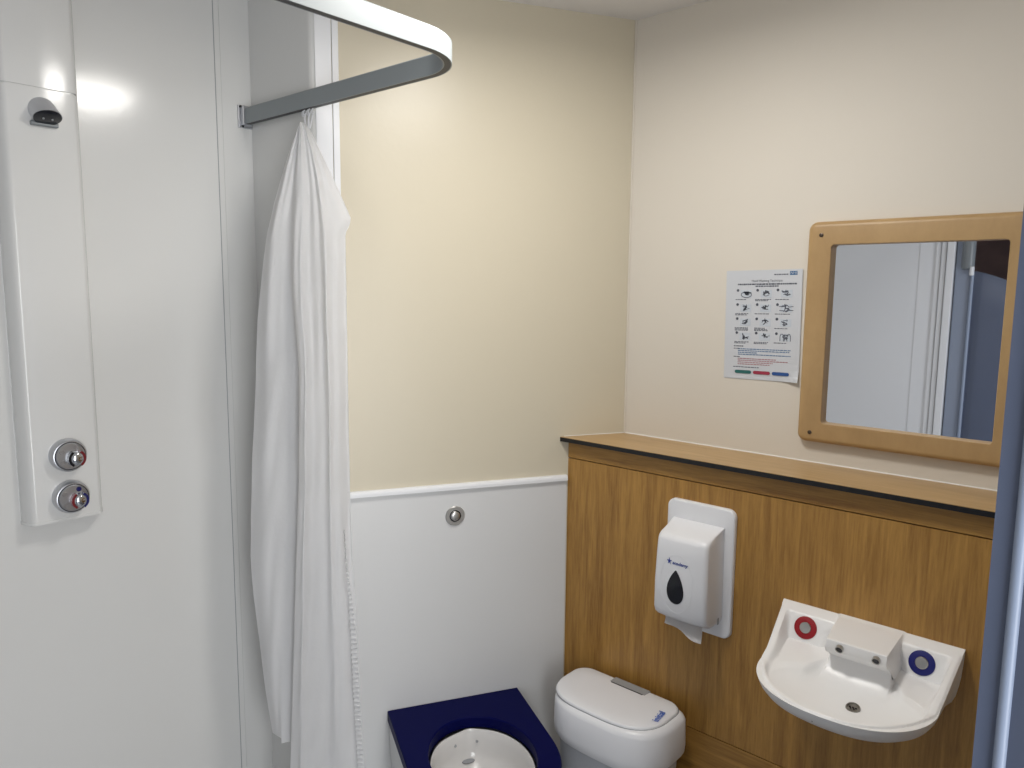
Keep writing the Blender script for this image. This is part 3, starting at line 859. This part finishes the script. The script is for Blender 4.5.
# silhouette read in the plane of the folds: (z, left, right) along Rh from the middle
def plane_uv(px_, py_, c):
    r = F * 745.94 + R * (px_ - 512) - U * (py_ - 384)
    k = (c - Vector((0, 0, 0))).dot(Fh) / Vector((r.x, r.y, 0)).dot(Fh)
    p = r * k
    return Vector((p.x, p.y, 0)).dot(Rh), H + p.z
SIL = [(124, 300, 306), (130, 297, 310), (150, 289, 320), (180, 280, 334), (205, 273, 345), (218, 270, 350.5), (226, 268, 348), (232, 266.5, 344.5), (260, 262, 345), (320, 255, 346), (380, 252, 347), (450, 249, 348.5), (520, 247, 350), (560, 247, 352), (600, 250, 355), (640, 255, 357), (700, 263, 360), (768, 274, 364), (900, 292, 370), (1040, 296, 372)]
S2 = []
for y_, l_, r_ in SIL:
    f = sstep(110, 330, y_); c = HK.lerp(CC, f)
    ul, z = plane_uv(l_, y_, c); ur, _ = plane_uv(r_, y_, c)
    um, _ = plane_uv(min(r_, {180: 331, 205: 338, 218: 340.5, 226: 342, 232: 343}.get(y_, r_)), y_, c)
    S2.append((z, ul, um, c, ur - um))
def sil(z):
    if z >= S2[0][0]: return S2[0][1:4]
    for (z0, a0, b0, c0, _), (z1, a1, b1, c1, _) in zip(S2, S2[1:]):
        if z0 >= z >= z1:
            f = (z0 - z) / (z0 - z1); return a0 + (a1 - a0) * f, b0 + (b1 - b0) * f, c0.lerp(c1, f)
    return S2[-1][1:4]
def tail(z):
    for p, q in zip(S2, S2[1:]):
        if p[0] >= z >= q[0]: return p[4] + (q[4] - p[4]) * (p[0] - z) / (p[0] - q[0])
    return 0
BD = []
for y_, x_ in ((124, 303), (180, 303), (230, 303), (330, 301), (480, 300), (600, 296), (768, 291), (1040, 286)):
    f = sstep(110, 330, y_); u_, z_ = plane_uv(x_, y_, HK.lerp(CC, f)); BD.append((z_, u_))
def bound(z):
    for p, q in zip(BD, BD[1:]):
        if p[0] >= z >= q[0]: return p[1] + (q[1] - p[1]) * (p[0] - z) / (p[0] - q[0])
    return BD[0][1] if z > BD[0][0] else BD[-1][1]
ztop = S2[0][0]; zbot = .16
NU, NV = 260, 150
def cpoint(u, v):
    z = ztop + (zbot - ztop) * v
    # the fold that hangs in front hides the left part's hem, which ends higher
    a, b, c = sil(z)
    e = min(1, v * 2.6); ph = 2 * PI
    w_ = u + .055 * e * math.sin(ph * 3 * u + .5 + .35 * math.sin(3 * v)) * u * (1 - u) * 2.2
    w_ = max(0, min(1, w_))
    wd = b - a
    xl_ = a + wd * w_
    ub = .36; xb = bound(z); k_ = sstep(.10, .35, v)
    xp = a + (xb + .012 - a) * (w_ / ub) if w_ < ub else xb + (b - xb) * (w_ - ub) / (1 - ub)
    if w_ < ub: xp = xp
    x = xl_ * (1 - k_) + xp * k_ + tail(z) * sstep(.78, 1, w_)
    depth = (.011 * math.cos(ph * 3 * u + .6 + .5 * math.sin(2.5 * v + u * 3)) * (1 - .55 * v) + (.0016 + .003 * u) * math.sin(ph * 7.3 * u + 2 * v) * (1.1 - v)) * min(1, .30 + v * 3.2)
    depth += .024 * sstep(.37, .34, w_) * sstep(.10, .4, v) - .022 * math.sin(PI * u)
    # broad creases and dents
    depth += .0035 * math.sin(38 * v + 9 * u + 2.2 * math.sin(7 * u)) * math.exp(-((u - .15) / .16) ** 2) * sstep(.2, .35, v)
    depth += .0012 * math.sin(60 * v + 40 * u) * math.sin(23 * v - 17 * u)
    base = c - Rh * c.dot(Rh)
    p = base + Rh * x + Fh * depth
    return Vector((p.x - HK.x, p.y - HK.y, z - RZ0))
bm = bmesh.new(); G = []
for i in range(NV + 1):
    v = (i / NV) ** 1.15
    G.append([])
    for j in range(NU + 1):
        u = j / NU
        vv = v * (1 - .0 * u)
        p = cpoint(u, vv)
        G[-1].append(bm.verts.new(p))
for i in range(NV):
    for j in range(NU):
        # left part ends higher than the front fold
        u = (j + .5) / NU; z = G[i][j].co.z + RZ0
        if u < .345 and z < .465 - .06 * u: continue
        bm.faces.new((G[i][j], G[i][j + 1], G[i + 1][j + 1], G[i + 1][j]))
for v in [v for v in bm.verts if not v.link_faces]: bm.verts.remove(v)
bmesh.ops.solidify(bm, geom=bm.faces[:], thickness=.0006)
obj('fabric', bm, M['curtain'], t, 80)
# hooks
for k in range(5):
    hx = (k - 2) * .011; bm = bmesh.new(); pts = []
    sg = 1 if k % 2 else -1
    for q in range(15):
        a = -.4 + 2 * PI * .8 * q / 14; pts.append((hx + .005 * math.sin(a), sg * .0015, -.009 + .0065 * math.cos(a)))
    pts += [(hx * .8, .002 * sg, -.022), (hx * .5, 0, ztop - RZ0 - .012)]
    add_tube(bm, pts, .0013, 6)
    obj('hook', bm, M['abs'], t, 60)
# ribbed edge tape on the right selvedge
bm = bmesh.new(); G = []
for i in range(240):
    z = 1.06 - i * .0042
    if z < .17: break
    a, b, c = sil(z); base = c - Rh * c.dot(Rh)
    wv = .004 * math.sin(i * 1.9); wd = .012 * sstep(1.06, .7, z)
    row = []
    for k in range(4):
        p = base + Rh * (b - .014 + wd * (k / 3) * 1.3 + .002 * math.sin(i * 1.9 + k)) + Fh * (wv * k / 3 - .012)
        row.append(bm.verts.new((p.x - HK.x, p.y - HK.y, z - RZ0)))
    G.append(row)
for a, b in zip(G, G[1:]):
    for k in range(3): bm.faces.new((a[k], a[k + 1], b[k + 1], b[k]))
bmesh.ops.solidify(bm, geom=bm.faces[:], thickness=.0008)
obj('edge_tape', bm, M['curtain'], t, 60)

# ------------------------------------------------------------------ ceiling light
t = thing('ceiling_light', 'round white ceiling light over the wash basin side of the room', 'ceiling light', (LAMP[0], LAMP[1], CZ))
obj('base_ring', lathe((0, 0, 0), (0, 0, -1), [(0.001, .19), (.045, .19), (.052, .184), (.052, .174), (.012, .172)], 48), M['white_strip'], t, 40)
obj('diffuser', lathe((0, 0, 0), (0, 0, -1), [(.012, .172), (.058, .170), (.066, .14), (.070, .08), (.071, 0)], 48), M['diffuser'], t, 40)

# ------------------------------------------------------------------ soft doors
def soft_leaf(parent, hx, fx_, y0, ztop_h, ztop_f, thick, nz=60, bulge=.014, flange=.02, sgn=1):
    """foam leaf from hinge x to free x, top sloping; front face on +y (sgn 1) or -y"""
    bm = bmesh.new(); rings = []
    n = 40
    for side in (0, 1):
        pass
    cols = []
    L = abs(fx_ - hx)
    for i in range(n + 1):
        f = i / n; x = hx + (fx_ - hx) * f; d = f * L; dd = min(d, L - d)
        th = .008 + bulge * (1 - math.exp(-max(0, dd - flange) / .012)) if dd > flange else .008
        zt = ztop_h + (ztop_f - ztop_h) * f ** 1.35
        cols.append((x, th, zt))
    F_, B_ = [], []
    for x, th, zt in cols:
        cf, cb = [], []
        for k in range(21):
            g = k / 20; z = .02 + (zt - .02) * g
            e = min(1, min(g, 1 - g) * 30)
            cf.append(bm.verts.new((x, sgn * (th * (e ** .5 if e < 1 else 1)) + .0, z)))
            cb.append(bm.verts.new((x, -sgn * thick * .5, z)))
        F_.append(cf); B_.append(cb)
    for Q in (F_, B_):
        for a, b in zip(Q, Q[1:]):
            for k in range(20): bm.faces.new((a[k], a[k + 1], b[k + 1], b[k]))
    for i in range(n):
        bm.faces.new((F_[i][20], F_[i + 1][20], B_[i + 1][20], B_[i][20])); bm.faces.new((F_[i][0], F_[i + 1][0], B_[i + 1][0], B_[i][0]))
    for i in (0, n):
        for k in range(20): bm.faces.new((F_[i][k], F_[i][k + 1], B_[i][k + 1], B_[i][k]))
    return bm
# leaf hanging in the rear doorway, seen in the mirror
t = thing('soft_door', 'blue grey foam door with a sloping top reflected in the mirror', 'door', (.905, YR + .02, 0))
bm = soft_leaf(t, 0, -.78, 0, 1.825, 1.40, .03, sgn=-1)
obj('leaf', bm, M['softdoor'], t, 50)
obj('hinge_strip', box(.012, .093, -.012, .03, .02, 2.1, bev=.004), M['softjamb'], t)
obj('piping', add_tube(bmesh.new(), [(.002, -.018, .02), (.002, -.018, 1.82)], .009, 12), M['piping'], t, 60)
bm = bmesh.new(); pr_ = []
for k in range(13):
    a = PI + PI * k / 12; pr_.append((.03 + .034 * math.cos(a), -.010 + .034 * math.sin(a)))
rings = []
for z, f in ((1.835, .7), (1.84, .9), (1.86, 1), (2.08, 1), (2.10, .92), (2.105, .7)):
    rings.append([(.03 + (x - .03) * f, -.010 + (y + .010) * f, z) for x, y in pr_])
add_loft(bm, rings); obj('hinge_cover', bm, M['bracket'], t, 40)
obj('hinge_pin', lathe((.004, -.030, 1.80), (0, 0, 1), [(0, .010), (.002, .012), (.045, .012), (.05, .010)], 20), M['abs'], t, 40)
# leaf standing open close to the right of the photographer
t = thing('soft_door', 'blue grey foam door edge standing open at the right, closest to the viewer', 'door', (.1015, -.752, 0))
t.rotation_euler = (0, 0, math.radians(-3))
bm = soft_leaf(t, 0, -.86, 0, 1.98, 1.70, .03, sgn=1, bulge=.016, flange=.020)
obj('leaf', bm, M['softdoor'], t, 50)
obj('piping', add_tube(bmesh.new(), [(-.021, .010, .03), (-.021, .010, 1.975)], .0055, 12), M['piping'], t, 60)
